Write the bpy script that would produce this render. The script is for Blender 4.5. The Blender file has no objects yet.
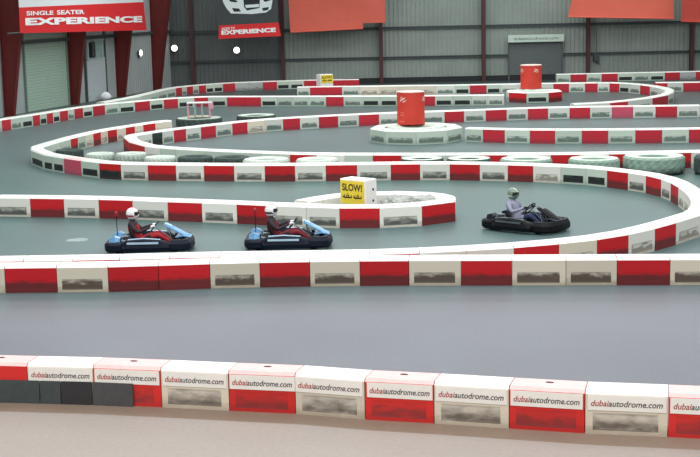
import bpy, bmesh, math, random
from mathutils import Vector, Matrix
random.seed(7)
PI = math.pi
COL = bpy.context.scene.collection

# ------------------------------------------------------------------ camera
F, CX, CY, CAMH = 1400.0, 350.0, 228.5, 5.9
PITCH, ROLL = math.radians(9.39), 0.021
u0 = Vector((0, math.sin(PITCH), math.cos(PITCH))); r0 = Vector((1, 0, 0))
FWD = Vector((0, math.cos(PITCH), -math.sin(PITCH)))
UP = math.cos(ROLL)*u0 + math.sin(ROLL)*r0
RT = math.cos(ROLL)*r0 - math.sin(ROLL)*u0
CAM = Vector((0, 0, CAMH))
cd = bpy.data.cameras.new('camera'); cam = bpy.data.objects.new('camera', cd); COL.objects.link(cam)
cd.sensor_width = 36; cd.lens = F/700*36; cd.clip_end = 500
m = Matrix((RT, UP, -FWD)).transposed().to_4x4(); m.translation = CAM
cam.matrix_world = m
bpy.context.scene.camera = cam

def ray(px, py): return FWD*F + RT*(px-CX) + UP*(CY-py)
def ground(px, py, z=0.0):                      # where the photo's pixel meets height z
    d = ray(px, py); return CAM + d*((z-CAMH)/d.z)
def onplane(px, py, p0, n):
    d = ray(px, py); return CAM + d*((p0-CAM).dot(n)/d.dot(n))

# ------------------------------------------------------------------ helpers
def tag(o, label=None, cat=None, group=None, kind=None):
    if label: o['label'] = label
    if cat: o['category'] = cat
    if group: o['group'] = group
    if kind: o['kind'] = kind
    return o
def empty(name, loc, rz=0.0):
    o = bpy.data.objects.new(name, None); COL.objects.link(o); o.location = loc; o.rotation_euler = (0, 0, rz)
    o.empty_display_size = .1
    return o
def link(name, me, parent=None, loc=(0, 0, 0), rz=0.0):
    o = bpy.data.objects.new(name, me); COL.objects.link(o); o.location = loc; o.rotation_euler = (0, 0, rz)
    if parent: o.parent = parent
    return o
def finish(bm, name, mats, smooth=False, recalc=True):
    if recalc: bmesh.ops.recalc_face_normals(bm, faces=bm.faces[:])
    me = bpy.data.meshes.new(name); bm.to_mesh(me); bm.free()
    for q in (mats if isinstance(mats, (list, tuple)) else [mats]): me.materials.append(q)
    if smooth:
        for p in me.polygons: p.use_smooth = True
    return me
def obj(name, bm, mats, parent=None, loc=(0, 0, 0), rz=0.0, smooth=False):
    return link(name, finish(bm, name, mats, smooth), parent, loc, rz)
def box(bm, c, s, M=None, mi=0, bev=0.0):
    vs = []
    for dz in (-1, 1):
        for dx, dy in ((-1, -1), (1, -1), (1, 1), (-1, 1)):
            v = Vector((c[0]+dx*s[0]/2, c[1]+dy*s[1]/2, c[2]+dz*s[2]/2))
            vs.append(bm.verts.new(M @ v if M else v))
    fs = [bm.faces.new([vs[i] for i in f]) for f in ((3,2,1,0),(4,5,6,7),(0,1,5,4),(1,2,6,5),(2,3,7,6),(3,0,4,7))]
    for f in fs: f.material_index = mi
    if bev:
        es = list({e for f in fs for e in f.edges})
        r = bmesh.ops.bevel(bm, geom=es, offset=bev, segments=2, affect='EDGES', profile=.5)
        for f in r['faces']: f.material_index = mi
def tube(bm, pts, r, n=8, closed=False, mi=0):
    pts = [Vector(p) for p in pts]; rings = []; N = len(pts)
    rs = r if isinstance(r, (list, tuple)) else [r]*N
    prev = None
    for i, p in enumerate(pts):
        a = pts[i-1] if (i > 0 or closed) else p
        b = pts[(i+1) % N] if (i < N-1 or closed) else p
        t = (b-a).normalized()
        ref = Vector((0, 0, 1)) if abs(t.z) < .9 else Vector((1, 0, 0))
        s = t.cross(ref).normalized()
        if prev and s.dot(prev) < 0: s = -s
        prev = s
        w = t.cross(s)
        rings.append([bm.verts.new(p + s*math.cos(k*2*PI/n)*rs[i] + w*math.sin(k*2*PI/n)*rs[i]) for k in range(n)])
    for i in range(N if closed else N-1):
        A, B = rings[i], rings[(i+1) % N]
        for k in range(n):
            f = bm.faces.new((A[k], A[(k+1) % n], B[(k+1) % n], B[k])); f.material_index = mi
    if not closed:
        for R in (rings[0], rings[-1]):
            f = bm.faces.new(R); f.material_index = mi
def lathe(bm, prof, n=24, M=None, mi=0, closed=False, mif=None):
    rings = []
    for r, z in prof:
        ring = []
        for k in range(n):
            a = 2*PI*k/n; v = Vector((r*math.cos(a), r*math.sin(a), z))
            ring.append(bm.verts.new(M @ v if M else v))
        rings.append(ring)
    L = len(rings)
    for i in range(L if closed else L-1):
        A, B = rings[i], rings[(i+1) % L]
        for k in range(n):
            f = bm.faces.new((A[k], A[(k+1) % n], B[(k+1) % n], B[k])); f.material_index = mif(i) if mif else mi
    if not closed:
        for R in (rings[0], rings[-1]):
            f = bm.faces.new(R); f.material_index = mi
def loft(bm, secs, mi=0, closed=False):
    R = [[bm.verts.new(v) for v in s] for s in secs]; n = len(R[0])
    for i in range(len(R) if closed else len(R)-1):
        A, B = R[i], R[(i+1) % len(R)]
        for k in range(n):
            f = bm.faces.new((A[k], A[(k+1) % n], B[(k+1) % n], B[k])); f.material_index = mi
    if not closed:
        for q in (R[0], R[-1]):
            f = bm.faces.new(q); f.material_index = mi
def evalmesh(o, name, mats, smooth=True):       # bake modifiers / curves into a plain mesh
    dg = bpy.context.evaluated_depsgraph_get(); dg.update()
    me = bpy.data.meshes.new_from_object(o.evaluated_get(dg)); me.name = name
    me.materials.clear()
    for q in mats: me.materials.append(q)
    if smooth:
        for p in me.polygons: p.use_smooth = True
    bpy.data.objects.remove(o)
    return me
def text_mesh(body, w, h, mats, bold=0.0, shear=0.0, split=None, depth=.002):
    """lettering in the local XZ plane facing -Y, centred, w wide and h tall"""
    cu = bpy.data.curves.new('lettering', 'FONT'); cu.body = body; cu.align_x = 'LEFT'
    cu.offset = bold; cu.shear = shear; cu.resolution_u = 3
    o = bpy.data.objects.new('lettering', cu); COL.objects.link(o)
    me = evalmesh(o, 'lettering', mats, False)
    xs = [v.co.x for v in me.vertices]; ys = [v.co.y for v in me.vertices]
    x0, x1, y0, y1 = min(xs), max(xs), min(ys), max(ys)
    for v in me.vertices:
        x = (v.co.x-x0)/(x1-x0)-.5; y = (v.co.y-y0)/(y1-y0)-.5
        v.co = (x*w, -depth, y*h)
    if split is not None:
        for p in me.polygons:
            cx = sum(me.vertices[i].co.x for i in p.vertices)/len(p.vertices)
            p.material_index = 0 if cx < (split-.5)*w else 1
    return me

# ------------------------------------------------------------------ materials
def newmat(name):
    mt = bpy.data.materials.new(name); mt.use_nodes = True
    nt = mt.node_tree; b = nt.nodes['Principled BSDF']; return mt, nt, b
def S(c): return tuple((x/12.92 if x <= .04045 else ((x+.055)/1.055)**2.4) for x in [v/255 for v in c]) + (1,)
def flat(name, c, rough=.6, metal=0.0, spec=.4, noise=.12, scale=8.0, emit=0.0, coat=0.0):
    mt, nt, b = newmat(name); c = S(c)
    b.inputs['Roughness'].default_value = rough; b.inputs['Metallic'].default_value = metal
    b.inputs['Specular IOR Level'].default_value = spec; b.inputs['Coat Weight'].default_value = coat
    if emit:
        b.inputs['Emission Color'].default_value = c; b.inputs['Emission Strength'].default_value = emit
    tc = nt.nodes.new('ShaderNodeTexCoord'); no = nt.nodes.new('ShaderNodeTexNoise'); no.inputs['Scale'].default_value = scale
    no.inputs['Detail'].default_value = 4
    nt.links.new(tc.outputs['Object'], no.inputs['Vector'])
    mr = nt.nodes.new('ShaderNodeMapRange'); mr.inputs['From Min'].default_value = .25; mr.inputs['From Max'].default_value = .75
    mr.inputs['To Min'].default_value = 1-noise; mr.inputs['To Max'].default_value = 1+noise
    nt.links.new(no.outputs['Fac'], mr.inputs['Value'])
    mx = nt.nodes.new('ShaderNodeMix'); mx.data_type = 'RGBA'; mx.blend_type = 'MULTIPLY'; mx.inputs['Factor'].default_value = 1
    mx.inputs[6].default_value = c; nt.links.new(mr.outputs['Result'], mx.inputs[7])
    nt.links.new(mx.outputs[2], b.inputs['Base Color'])
    return mt
def plastic(name, c, grime, z0, z1, rough=.55, streak=.35, vary=.08):
    """rotomoulded plastic with scuffs that grow towards the ground"""
    mt, nt, b = newmat(name); N = nt.nodes; K = nt.links
    b.inputs['Roughness'].default_value = rough; b.inputs['Specular IOR Level'].default_value = .3
    tc = N.new('ShaderNodeTexCoord'); oi = N.new('ShaderNodeObjectInfo')
    ad = N.new('ShaderNodeVectorMath'); ad.operation = 'ADD'
    sc = N.new('ShaderNodeMath'); sc.operation = 'MULTIPLY'; sc.inputs[1].default_value = 37.0
    K.new(oi.outputs['Random'], sc.inputs[0]); K.new(tc.outputs['Object'], ad.inputs[0]); K.new(sc.outputs[0], ad.inputs[1])
    mp = N.new('ShaderNodeMapping'); mp.inputs['Scale'].default_value = (1.0, 1.0, 2.4); K.new(ad.outputs[0], mp.inputs['Vector'])
    no = N.new('ShaderNodeTexNoise'); no.inputs['Scale'].default_value = 4.5; no.inputs['Detail'].default_value = 5
    K.new(mp.outputs[0], no.inputs['Vector'])
    sx = N.new('ShaderNodeSeparateXYZ'); K.new(tc.outputs['Object'], sx.inputs[0])
    mr = N.new('ShaderNodeMapRange'); mr.interpolation_type = 'SMOOTHSTEP'
    mr.inputs['From Min'].default_value = z1; mr.inputs['From Max'].default_value = z0
    nz = N.new('ShaderNodeMath'); nz.operation = 'MULTIPLY_ADD'; nz.inputs[1].default_value = -streak; 
    nz0 = N.new('ShaderNodeMath'); nz0.operation = 'SUBTRACT'; nz0.inputs[1].default_value = .5
    K.new(no.outputs['Fac'], nz0.inputs[0]); K.new(nz0.outputs[0], nz.inputs[0]); K.new(sx.outputs['Z'], nz.inputs[2])
    K.new(nz.outputs[0], mr.inputs['Value'])
    mx = N.new('ShaderNodeMix'); mx.data_type = 'RGBA'; mx.inputs[6].default_value = S(c); mx.inputs[7].default_value = S(grime)
    K.new(mr.outputs['Result'], mx.inputs['Factor'])
    vr = N.new('ShaderNodeMapRange'); vr.inputs['To Min'].default_value = 1-vary; vr.inputs['To Max'].default_value = 1+vary
    K.new(oi.outputs['Random'], vr.inputs['Value'])
    m2 = N.new('ShaderNodeMix'); m2.data_type = 'RGBA'; m2.blend_type = 'MULTIPLY'; m2.inputs['Factor'].default_value = 1
    K.new(mx.outputs[2], m2.inputs[6]); K.new(vr.outputs['Result'], m2.inputs[7])
    K.new(m2.outputs[2], b.inputs['Base Color'])
    return mt

RED, WHT, GRN, BEI = (202, 32, 40), (232, 229, 220), (194, 206, 192), (222, 212, 192)
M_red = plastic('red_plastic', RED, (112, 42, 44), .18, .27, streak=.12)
M_redf = plastic('hazy_red_plastic', (192, 44, 58), (158, 46, 60), .08, .2, streak=.15)  # distant red blocks, haze put into a duller colour
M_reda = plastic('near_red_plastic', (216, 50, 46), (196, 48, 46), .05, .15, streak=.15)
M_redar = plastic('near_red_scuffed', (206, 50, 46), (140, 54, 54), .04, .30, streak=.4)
M_whf = plastic('hazy_white_plastic', (212, 214, 206), (186, 190, 182), .05, .22, streak=.3)  # distant white blocks, haze mixed into the colour
M_gryf = plastic('hazy_grey_plastic', (176, 180, 176), (120, 124, 122), .06, .25, streak=.4)  # farthest white blocks dulled to grey, haze painted in
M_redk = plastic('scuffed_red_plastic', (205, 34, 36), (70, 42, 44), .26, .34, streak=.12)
M_pink = plastic('faded_red_plastic', (206, 84, 108), (170, 84, 100), .05, .2)
M_white = plastic('white_plastic', WHT, (196, 190, 178), .02, .2)
M_green = plastic('greenish_white_plastic', GRN, (168, 182, 168), .05, .25)
M_beige = plastic('beige_plastic', BEI, (190, 178, 158), .02, .2)
M_blk = plastic('blackened_plastic', (52, 60, 58), (40, 44, 44), .1, .2)
M_top = flat('white_block_top', (250, 248, 244), .5, noise=.03)
M_toplight = flat('overexposed_block_top', (250, 240, 236), .5, noise=.04)  # tops of red blocks: overexposure put into the colour
M_toppink = flat('overexposed_pink_top', (247, 205, 203), .5, noise=.06)  # red tops bleached to pink, strong light from above painted in
M_topg = flat('pale_green_block_top', (232, 238, 230), .5, noise=.05)
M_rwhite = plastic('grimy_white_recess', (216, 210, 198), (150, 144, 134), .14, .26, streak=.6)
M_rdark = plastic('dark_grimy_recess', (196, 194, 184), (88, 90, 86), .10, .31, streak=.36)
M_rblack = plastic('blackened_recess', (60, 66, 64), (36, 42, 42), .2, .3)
M_rred = M_red
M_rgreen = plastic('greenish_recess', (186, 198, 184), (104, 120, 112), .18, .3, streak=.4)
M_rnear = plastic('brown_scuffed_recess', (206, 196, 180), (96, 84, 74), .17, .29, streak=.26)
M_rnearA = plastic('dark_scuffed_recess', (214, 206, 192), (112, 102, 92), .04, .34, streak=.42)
M_sticker = flat('white_sticker', (244, 240, 232), .45, noise=.03)
M_ink = flat('dark_ink', (70, 62, 66), .6); M_inkred = flat('red_ink', (176, 66, 62), .6)
M_slot = flat('dark_slot', (70, 42, 44), .8)

CODES = {'R': (M_redf, M_toplight, M_redf, 'red'), 'a': (M_reda, M_toppink, M_redar, 'red'), 'N': (M_beige, M_top, M_rnearA, 'white'), 'W': (M_whf, M_topg, M_rgreen, 'white'), 'Y': (M_gryf, M_topg, M_gryf, 'grey'),  # Y: white blocks, grey only by the haze in their colour
         'r': (M_red, M_toplight, M_rred, 'red'), 'o': (M_redk, M_topg, M_rblack, 'red'), 'p': (M_pink, M_toppink, M_pink, 'faded pink red'),
         'w': (M_white, M_top, M_rwhite, 'white'), 'd': (M_white, M_top, M_rdark, 'white'), 'n': (M_beige, M_top, M_rnear, 'white'),
         'k': (M_green, M_topg, M_rblack, 'white'), 'g': (M_green, M_topg, M_rgreen, 'pale green'), 'b': (M_beige, M_top, M_rwhite, 'beige'),
         'x': (M_blk, M_topg, M_rblack, 'black')}
FULL = {'grey': 'dull grey', 'red': 'red', 'faded pink red': 'faded pinkish-red', 'white': 'white', 'pale green': 'pale green', 'beige': 'beige', 'black': 'blackened'}

# ------------------------------------------------------------------ barrier blocks
def block_bm(L, D, H, t0, t1, code):
    bm = bmesh.new(); g = .006; dp = .003 if code in 'raRp' else .008
    U = (0.0, .09, .89, 1.0); Z = (0.0, .055, .5*H, H-.045)
    def X(u, y):
        a = -L/2+g-y*t0; b = L/2-g-y*t1
        return a+(b-a)*u
    side = {}
    for s in (-1, 1):
        y = s*D/2
        V = [[bm.verts.new((X(u, y), y, z)) for u in U] for z in Z]
        T = [bm.verts.new((X(u, s*(D/2-.045)), s*(D/2-.045), H)) for u in U]
        side[s] = (V, T)
        for j in range(3):
            for i in range(3):
                if (i, j) == (1, 1): continue
                bm.faces.new((V[j][i], V[j][i+1], V[j+1][i+1], V[j+1][i])).material_index = 0
        yi = s*(D/2-dp); c = .03
        q = [V[1][1], V[1][2], V[2][2], V[2][1]]
        qi = [bm.verts.new((X(U[1], yi)+c, yi, Z[1]+c)), bm.verts.new((X(U[2], yi)-c, yi, Z[1]+c)),
              bm.verts.new((X(U[2], yi)-c, yi, Z[2]-c)), bm.verts.new((X(U[1], yi)+c, yi, Z[2]-c))]
        for k in range(4):
            bm.faces.new((q[k], q[(k+1) % 4], qi[(k+1) % 4], qi[k])).material_index = 2
        bm.faces.new(qi).material_index = 2
        for i in range(3):
            bm.faces.new((V[3][i], V[3][i+1], T[i+1], T[i])).material_index = 1
    (Va, Ta), (Vb, Tb) = side[-1], side[1]
    for i in range(3):
        bm.faces.new((Ta[i], Ta[i+1], Tb[i+1], Tb[i])).material_index = 1
        bm.faces.new((Va[0][i], Vb[0][i], Vb[0][i+1], Va[0][i+1])).material_index = 0
    for i in (0, 3):
        loop = [Va[j][i] for j in range(4)] + [Ta[i], Tb[i]] + [Vb[j][i] for j in (3, 2, 1, 0)]
        bm.faces.new(loop).material_index = 0
    return bm

ORD = ['zeroth', 'first', 'second', 'third', 'fourth', 'fifth', 'sixth', 'seventh', 'eighth', 'ninth', 'tenth', 'eleventh', 'twelfth',
       'thirteenth', 'fourteenth', 'fifteenth', 'sixteenth', 'seventeenth', 'eighteenth', 'nineteenth', 'twentieth']
ALL_ROWS = []
def row(desc, P, cols, H=.56, D=.5, phi0=None, phi1=None, closed=False, maxm=1.3, far=''):
    """P: world points along the middle of the wall, one more than cols"""
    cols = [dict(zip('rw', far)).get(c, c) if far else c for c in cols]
    n = len(cols); ang = [math.atan2(P[i+1].y-P[i].y, P[i+1].x-P[i].x) for i in range(n)]
    def dif(a, b): return (b-a+PI) % (2*PI)-PI
    out = []
    for i, c in enumerate(cols):
        A, B = P[i], P[i+1]; L = math.hypot(B.x-A.x, B.y-A.y)
        f0 = dif(ang[i-1], ang[i])/-2 if (i > 0 or closed) else (phi0 or 0)
        f1 = dif(ang[i], ang[(i+1) % n])/2 if (i < n-1 or closed) else (phi1 or 0)
        lim = max(.05, min(maxm, (L/2-.03)/(D/2)))
        t0 = max(-lim, min(lim, math.tan(f0))); t1 = max(-lim, min(lim, math.tan(f1)))
        ma, mt, mr, cn = CODES[c]
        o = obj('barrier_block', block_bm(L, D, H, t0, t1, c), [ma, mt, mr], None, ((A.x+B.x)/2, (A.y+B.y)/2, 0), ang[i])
        o['category'] = 'barrier block'; o['group'] = 'plastic barrier blocks in ' + desc
        out.append((o, cn, L))
    ALL_ROWS.append((desc, out))
    # one label per block: colour and count along its wall, left to right
    ym = sum(q[0].location.y for q in out)/len(out)
    for d2_, part in ([('near side of '+desc, [q for q in out if q[0].location.y <= ym]), ('far side of '+desc, [q for q in out if q[0].location.y > ym])] if closed else [(desc, out)]):
        cnt = {}
        for o, cn, L in sorted(part, key=lambda q: q[0].location.x):
            cnt[cn] = cnt.get(cn, 0)+1
            o['label'] = f"{FULL[cn]} barrier block, {ORD[cnt[cn]]} {cn.split()[-1]} from left in {d2_}"
        for o, cn, L in part:
            if cnt[cn] == 1: o['label'] = f"only {FULL[cn]} barrier block in {d2_}"
    return [q[0] for q in out]
def interp(ctrl, x):                                            # smooth curve through the traced points
    C = sorted(ctrl); n = len(C)
    if x <= C[0][0]: i = 0
    elif x >= C[-1][0]: i = n-2
    else: i = max(k for k in range(n-1) if C[k][0] <= x)
    d = [(C[k+1][1]-C[k][1])/(C[k+1][0]-C[k][0]) for k in range(n-1)]
    m_ = [d[0]] + [(d[k-1]+d[k])/2 if d[k-1]*d[k] > 0 else (d[k-1]+d[k])/4 for k in range(1, n-1)] + [d[-1]]
    h = C[i+1][0]-C[i][0]; t = (x-C[i][0])/h
    if t < 0: return C[0][1]+m_[0]*(x-C[0][0])
    if t > 1: return C[-1][1]+m_[-1]*(x-C[-1][0])
    return ((2*t**3-3*t*t+1)*C[i][1]+(t**3-2*t*t+t)*h*m_[i]+(-2*t**3+3*t*t)*C[i+1][1]+(t**3-t*t)*h*m_[i+1])
def project(p):
    q = p-CAM; d = q.dot(FWD); return CX+F*q.dot(RT)/d, CY-F*q.dot(UP)/d
def xr(ctrl, xs, H=.56, D=.5):                                   # joints seen on the front face land on the traced joints
    adj = list(xs); f = lambda x: ground(x, interp(ctrl, x), H)
    for _ in range(4):
        for i, x in enumerate(xs):
            a, b = f(adj[i]-2), f(adj[i]+2); d = (b-a).normalized(); n = Vector((d.y, -d.x, 0))
            p = f(adj[i]); 
            if n.dot(CAM-p) < 0: n = -n
            q = p+n*(D/2); q.z = H*.5
            adj[i] += .8*max(-12, min(12, x-project(q)[0]))
    return [f(x) for x in adj]
def px(pts, H=.56): return [ground(x, y, H) for x, y in pts]
def parse(s):                                                    # "5 r 57 w 108" -> xs, cols
    t = s.split(); return [float(v) for v in t[::2]], t[1::2]

# A: nearest wall with stickers
HA = .60
cA = [(0, 358.6), (115, 361.3), (230, 366.2), (295, 368.6), (365, 373.6), (434, 377), (509, 381.3), (585, 385.5), (668, 388.6), (700, 390)]
xs, cs = parse("-39 a 28 N 94 a 161 N 229 a 295 N 365 a 434 N 509 a 585 N 668 a 752")
PA = xr(cA, xs, HA); rowA = row('the nearest wall', PA, cs, H=HA)
# B: second wall
cB = [(0, 264.3), (60, 263.6), (120, 262.8), (210, 259.8), (350, 257.2), (530, 256.3), (700, 255.6)]
xs, cs = parse("-48 n 5 r 57 n 108 r 159 r 210 n 260 r 310 n 360 r 409 n 461 r 512 n 566 n 617 r 670 n 722")
PB = xr(cB, xs); rowB = row('the second wall from the front', PB, cs)
# D lower arm + hairpin on the right + C
cD = [(33, 149), (40, 151.6), (50, 153.6), (65, 156), (81, 158.3), (100, 160.8), (121, 162.2), (148, 162.9), (180, 163.2), (260, 163.7), (340, 163), (400, 162.2),
      (450, 162), (508, 163), (533, 163.6), (561, 164.7), (586, 166), (607, 167.8), (628, 170.2), (646, 172.6), (661, 175.3), (672, 178.5), (680, 181.8), (688, 186.5)]
xs, cs = parse("36 k 44 k 53 k 64 p 81 k 99.5 o 121 d 148 r 176 d 204 r 234 d 265 r 295 d 326 r 357 d 391 r 420 d 450 r 479.5 d 508 r 533 w 561 k 586 k 607 r 628 d 646 r 661 d 672 r 680 w 688")
tipD = (33, 149)
PD = xr(cD, xs); PD[0] = ground(37.5, 149, .56); PD[-3:] = [ground(679.5, 181.4, .56), ground(687.5, 185.8, .56), ground(693.6, 190.2, .56)]
cC = [(0, 257.6), (120, 255.6), (210, 253.3), (300, 252), (370, 250.9), (420, 249.2), (467, 246.9), (514, 243.9), (559, 240), (597, 235.6), (628, 230.2), (655, 223.6), (676, 217.6), (691, 213)]
xc, cc = parse("-25 r 24 w 73 r 120 w 170 r 220 w 270 w 320 w 370 r 420 w 467 w 514 r 559 b 597 r 628.5 w 655 r 676 w 691")
PC = xr(cC, xc); PC[-1] = ground(691, 213, .56)
tip = px([(698.2, 194.8), (701, 199.6), (700.4, 204.6), (697, 209.4)])
tipcols = ['w', 'w', 'w', 'w', 'r']
Pt = [PD[-1]] + tip + [PC[-1]]
def bend(a, b, c):
    f = math.atan2(b.y-a.y, b.x-a.x); g = math.atan2(c.y-b.y, c.x-b.x)
    return ((g-f+PI) % (2*PI)-PI)/2
# upper arm of left hairpin
cDu = [(40, 145.4), (50, 142.4), (71, 136.6), (101, 129.9), (126, 125.8), (155.5, 121.4), (186, 118.4)]
xu, cu_ = parse("44 g 51 g 60 g 71 r 78 g 86 b 93.5 r 101 b 108 r 117 b 126 r 135 b 143.5 r 155.5 b 164 b 172")
PU = [PD[0]] + xr(cDu, xu); cu_ = ['k'] + cu_
row('upper arm of the left hairpin', PU, cu_, phi0=-bend(PD[1], PU[0], PU[1]))
row('the long wall behind the SLOW box', PD, cs, phi0=-bend(PU[1], PD[0], PD[1]), phi1=bend(PD[-2], PD[-1], Pt[1]))
row('the tip of the right hairpin', Pt, tipcols, phi0=-bend(PD[-2], PD[-1], Pt[1]), phi1=bend(Pt[-2], Pt[-1], PC[-2]))
PCr = PC[::-1]
row('third wall from front, curving up right', PCr, cc[::-1], phi0=-bend(Pt[-2], Pt[-1], PC[-2]))
# P: behind the karts, with the SLOW island
cP = [(0, 195.6), (60, 196.2), (120, 197.4), (170, 199.2), (240, 201.6), (300, 204.2), (340, 205.4), (380, 205.2), (422, 203), (454, 198.6)]
xs, cs = parse("-5 d 30.5 r 64 d 99 r 132.5 d 168 r 202 d 237 r 271 d 306 d 340 r 379.5 d 422 r 452")
PP = xr(cP, xs); PP[-1] = ground(446, 199.8, .56)
Ps0 = ground(446.5, 196.4, .56)
row('the wall just behind the karts', PP, cs, phi1=bend(PP[-2], PP[-1], Ps0))
Ps = [PP[-1]] + px([(446.5, 196.4), (438, 194.2), (424, 192.9), (397, 192), (366, 192.7), (338, 194.4), (316, 197.6), (301, 200.6)])
row('back edge of the SLOW box island', Ps, ['w', 'w', 'w', 'b', 'w', 'b', 'w', 'w'], phi0=-bend(PP[-2], PP[-1], Ps0))
# F: wall behind the flat tyres
cF = [(136, 141.2), (145, 144), (160, 146.2), (190, 148.3), (220, 149.8), (264, 151.5), (300, 152.7), (350, 153.3), (520, 153), (600, 152.3), (700, 150.4)]
xs, cs = parse("145 w 160 g 176 g 204 g 233 g 262 g 290 r 316.5 w 345 g 373 r 401 g 430 g 456 g 480 r 507 w 530 w 551 r 580 w 609 r 637 w 664 r 691 w 719")
PF = xr(cF, xs); PF = px([(129.5, 136.2), (135.5, 141)]) + PF; cs = ['r', 'r'] + cs
E1_ = px([(133, 134.6)])[0]
row('the wall behind the flat tyres', PF, cs, phi0=-bend(E1_, PF[0], PF[1]))
# E: wall behind the near drum
cE = [(134, 134.4), (152.5, 131.5), (174, 128.5), (201, 125.4), (232.5, 121.8), (265, 118.8), (300, 116.6), (359, 113.6), (400, 111.9), (464, 109.8), (506, 108.2), (548, 106.9), (612, 105.8), (700, 104.7)]
xs, cs = parse("140 w 152.5 x 162.5 w 174 r 186 w 201 r 216 w 232.5 r 247.5 b 265 w 283 r 300 w 319 r 338 w 359 r 379 w 400 r 422 w 444.6 r 464 w 486 r 506.6 w 528 r 548 w 569.6 r 590 w 612 p 633 w 655.6 r 677 w 700")
PE = [PF[0]] + px([(133, 134.6)]) + xr(cE, xs); cs = ['w', 'w'] + cs
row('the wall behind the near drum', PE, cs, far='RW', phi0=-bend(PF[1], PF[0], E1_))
# G: right of the near drum
cG = [(466, 127.4), (520, 128.7), (600, 128.8), (700, 127.7)]
xs, cs = parse("465 g 483 r 504.5 g 530 r 555 g 582 r 608 g 635.5 r 662 g 689 r 715")
row('the wall right of the near drum', xr(cG, xs), cs, far='RW')
# H: far wall running from the left edge to the far drum
cH = [(0, 119), (20, 116), (50, 111.4), (75, 107.4), (105, 103.6), (135, 101), (164, 98.4), (200, 96.4), (260, 96), (343, 95.7), (425, 95.2), (505, 94.4)]
xs, cs = parse("-16 g 2 r 11 g 22 k 33 r 40 k 47 r 53 k 60 r 68 g 74.5 r 83 k 93 r 105 g 119 k 135 r 150 k 164 r 178 k 194.5 r 208 k 227 r 245 r 261 k 277 g 293 g 309 g 326 r 343.5 g 362 k 380 k 398 g 416 r 435 k 453 k 472 w 488 w 504")
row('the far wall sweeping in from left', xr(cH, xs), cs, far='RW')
# I: farthest left wall
cI = [(105, 101.4), (130, 97), (150, 92.4), (160, 89.8), (176, 86.9), (199, 84.6), (223, 82.8), (263, 81.2), (304, 79.9), (359, 79)]
xs, cs = parse("105 g 117 g 130 g 141 g 150 g 158 g 167 g 176 r 182 g 187 r 193 g 199 r 206 k 214 k 223 r 235 w 249 w 263 r 277 k 290 k 304 r 317 r 331 r 345 r 359")
row('the farthest wall, at upper left', xr(cI, xs), cs, far='RY')
# L: far right hairpin
cL = [(297, 86.6), (342, 86), (400, 85.2), (455, 84.6), (540, 83), (598, 82.3)]
xs, cs = parse("297 w 310 r 326 r 342 w 360 b 379 b 398 b 417 b 436 w 455 k 470 r 486.5 k 501 w 518 w 535 w 553.5 r 569 w 585 r 598")
PL = xr(cL, xs) + px([(611, 82.3), (622, 82.6), (633, 83.3), (644, 84.3), (654, 85.6), (663, 87.3), (669.5, 89.3)]); cs += ['w', 'r', 'k', 'w', 'r', 'w', 'w']
PL2 = [PL[-1]] + px([(669, 92), (663.5, 94.4), (648, 97.3), (624, 100.3), (607, 101.8), (590, 102.7), (572, 103.5)])
row('back arm of the far right hairpin', PL, cs, phi1=bend(PL[-2], PL[-1], PL2[1]), far='RW')
row('near arm of the far right hairpin', PL2, ['w', 'w', 'r', 'w', 'r', 'w', 'w'], phi0=-bend(PL[-2], PL[-1], PL2[1]), far='RW')
row('the far right wall beyond the hairpin', px([(655, 82.2), (667, 82), (683, 81.8), (701, 81.6)]), ['r', 'w', 'r'], far='RW')
# K: along the back wall
YB = 97.0
xs, cs = parse("556 g 570 r 586 g 601 r 617 k 633 g 649 k 664 r 679 w 695 r 711")
N_ = Vector((0, 1, 0))
row('the row against the corrugated wall', [onplane(x, 76, Vector((0, 93.6, 0)), N_) for x in xs], cs, far='RY')

# round islands
def ring(cx, cy, R, n, cols, desc, a0):
    c = ground(cx, cy, .56)
    P = [Vector((c.x+R*math.cos(a0+2*PI*k/n), c.y+R*math.sin(a0+2*PI*k/n), 0)) for k in range(n+1)]
    row(desc, P, cols, closed=True); return c
C1 = ring(416, 126.6, 1.66, 9, list('ggggggkgg'), 'the near drum island', PI/2+.3)
C2 = ring(534, 90.6, 1.32, 8, list('wwwrkrww'), 'the far drum island', PI/2-PI/8)

# stickers on the nearest wall
txt = text_mesh('dubaiautodrome.com', .94, .085, [M_inkred, M_ink], bold=.012, shear=.25, split=.25)
seen = 0
for o, x0 in zip(rowA, [-39, 28, 94, 161, 229, 295, 365, 434, 509, 585, 668]):
    L = max(v.co.x for v in o.data.vertices)*2
    ang = o.rotation_euler.z
    b_ = bmesh.new(); box(b_, (0, 0, 0), (L*.955, .008, .215), bev=.002)
    if x0 >= 28:
        st = obj('sticker', b_, M_sticker, o, (0, -.2545, .44))
        st['label'] = 'white web address sticker on the block face'
        lt = link('lettering', txt, st, (0, -.0045, -.005)); lt.scale = (L*.93, 1, 1)
    else: b_.free()
    b_ = bmesh.new(); lathe(b_, [(.05, 0), (.05, .004)], 12, Matrix.Diagonal((1.2, .7, 1, 1)))
    obj('filler_cap', b_, M_slot if o.data.materials[0] == M_reda else flat('pale_cap', (226, 220, 210)), o, (0, .06, HA))

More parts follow.
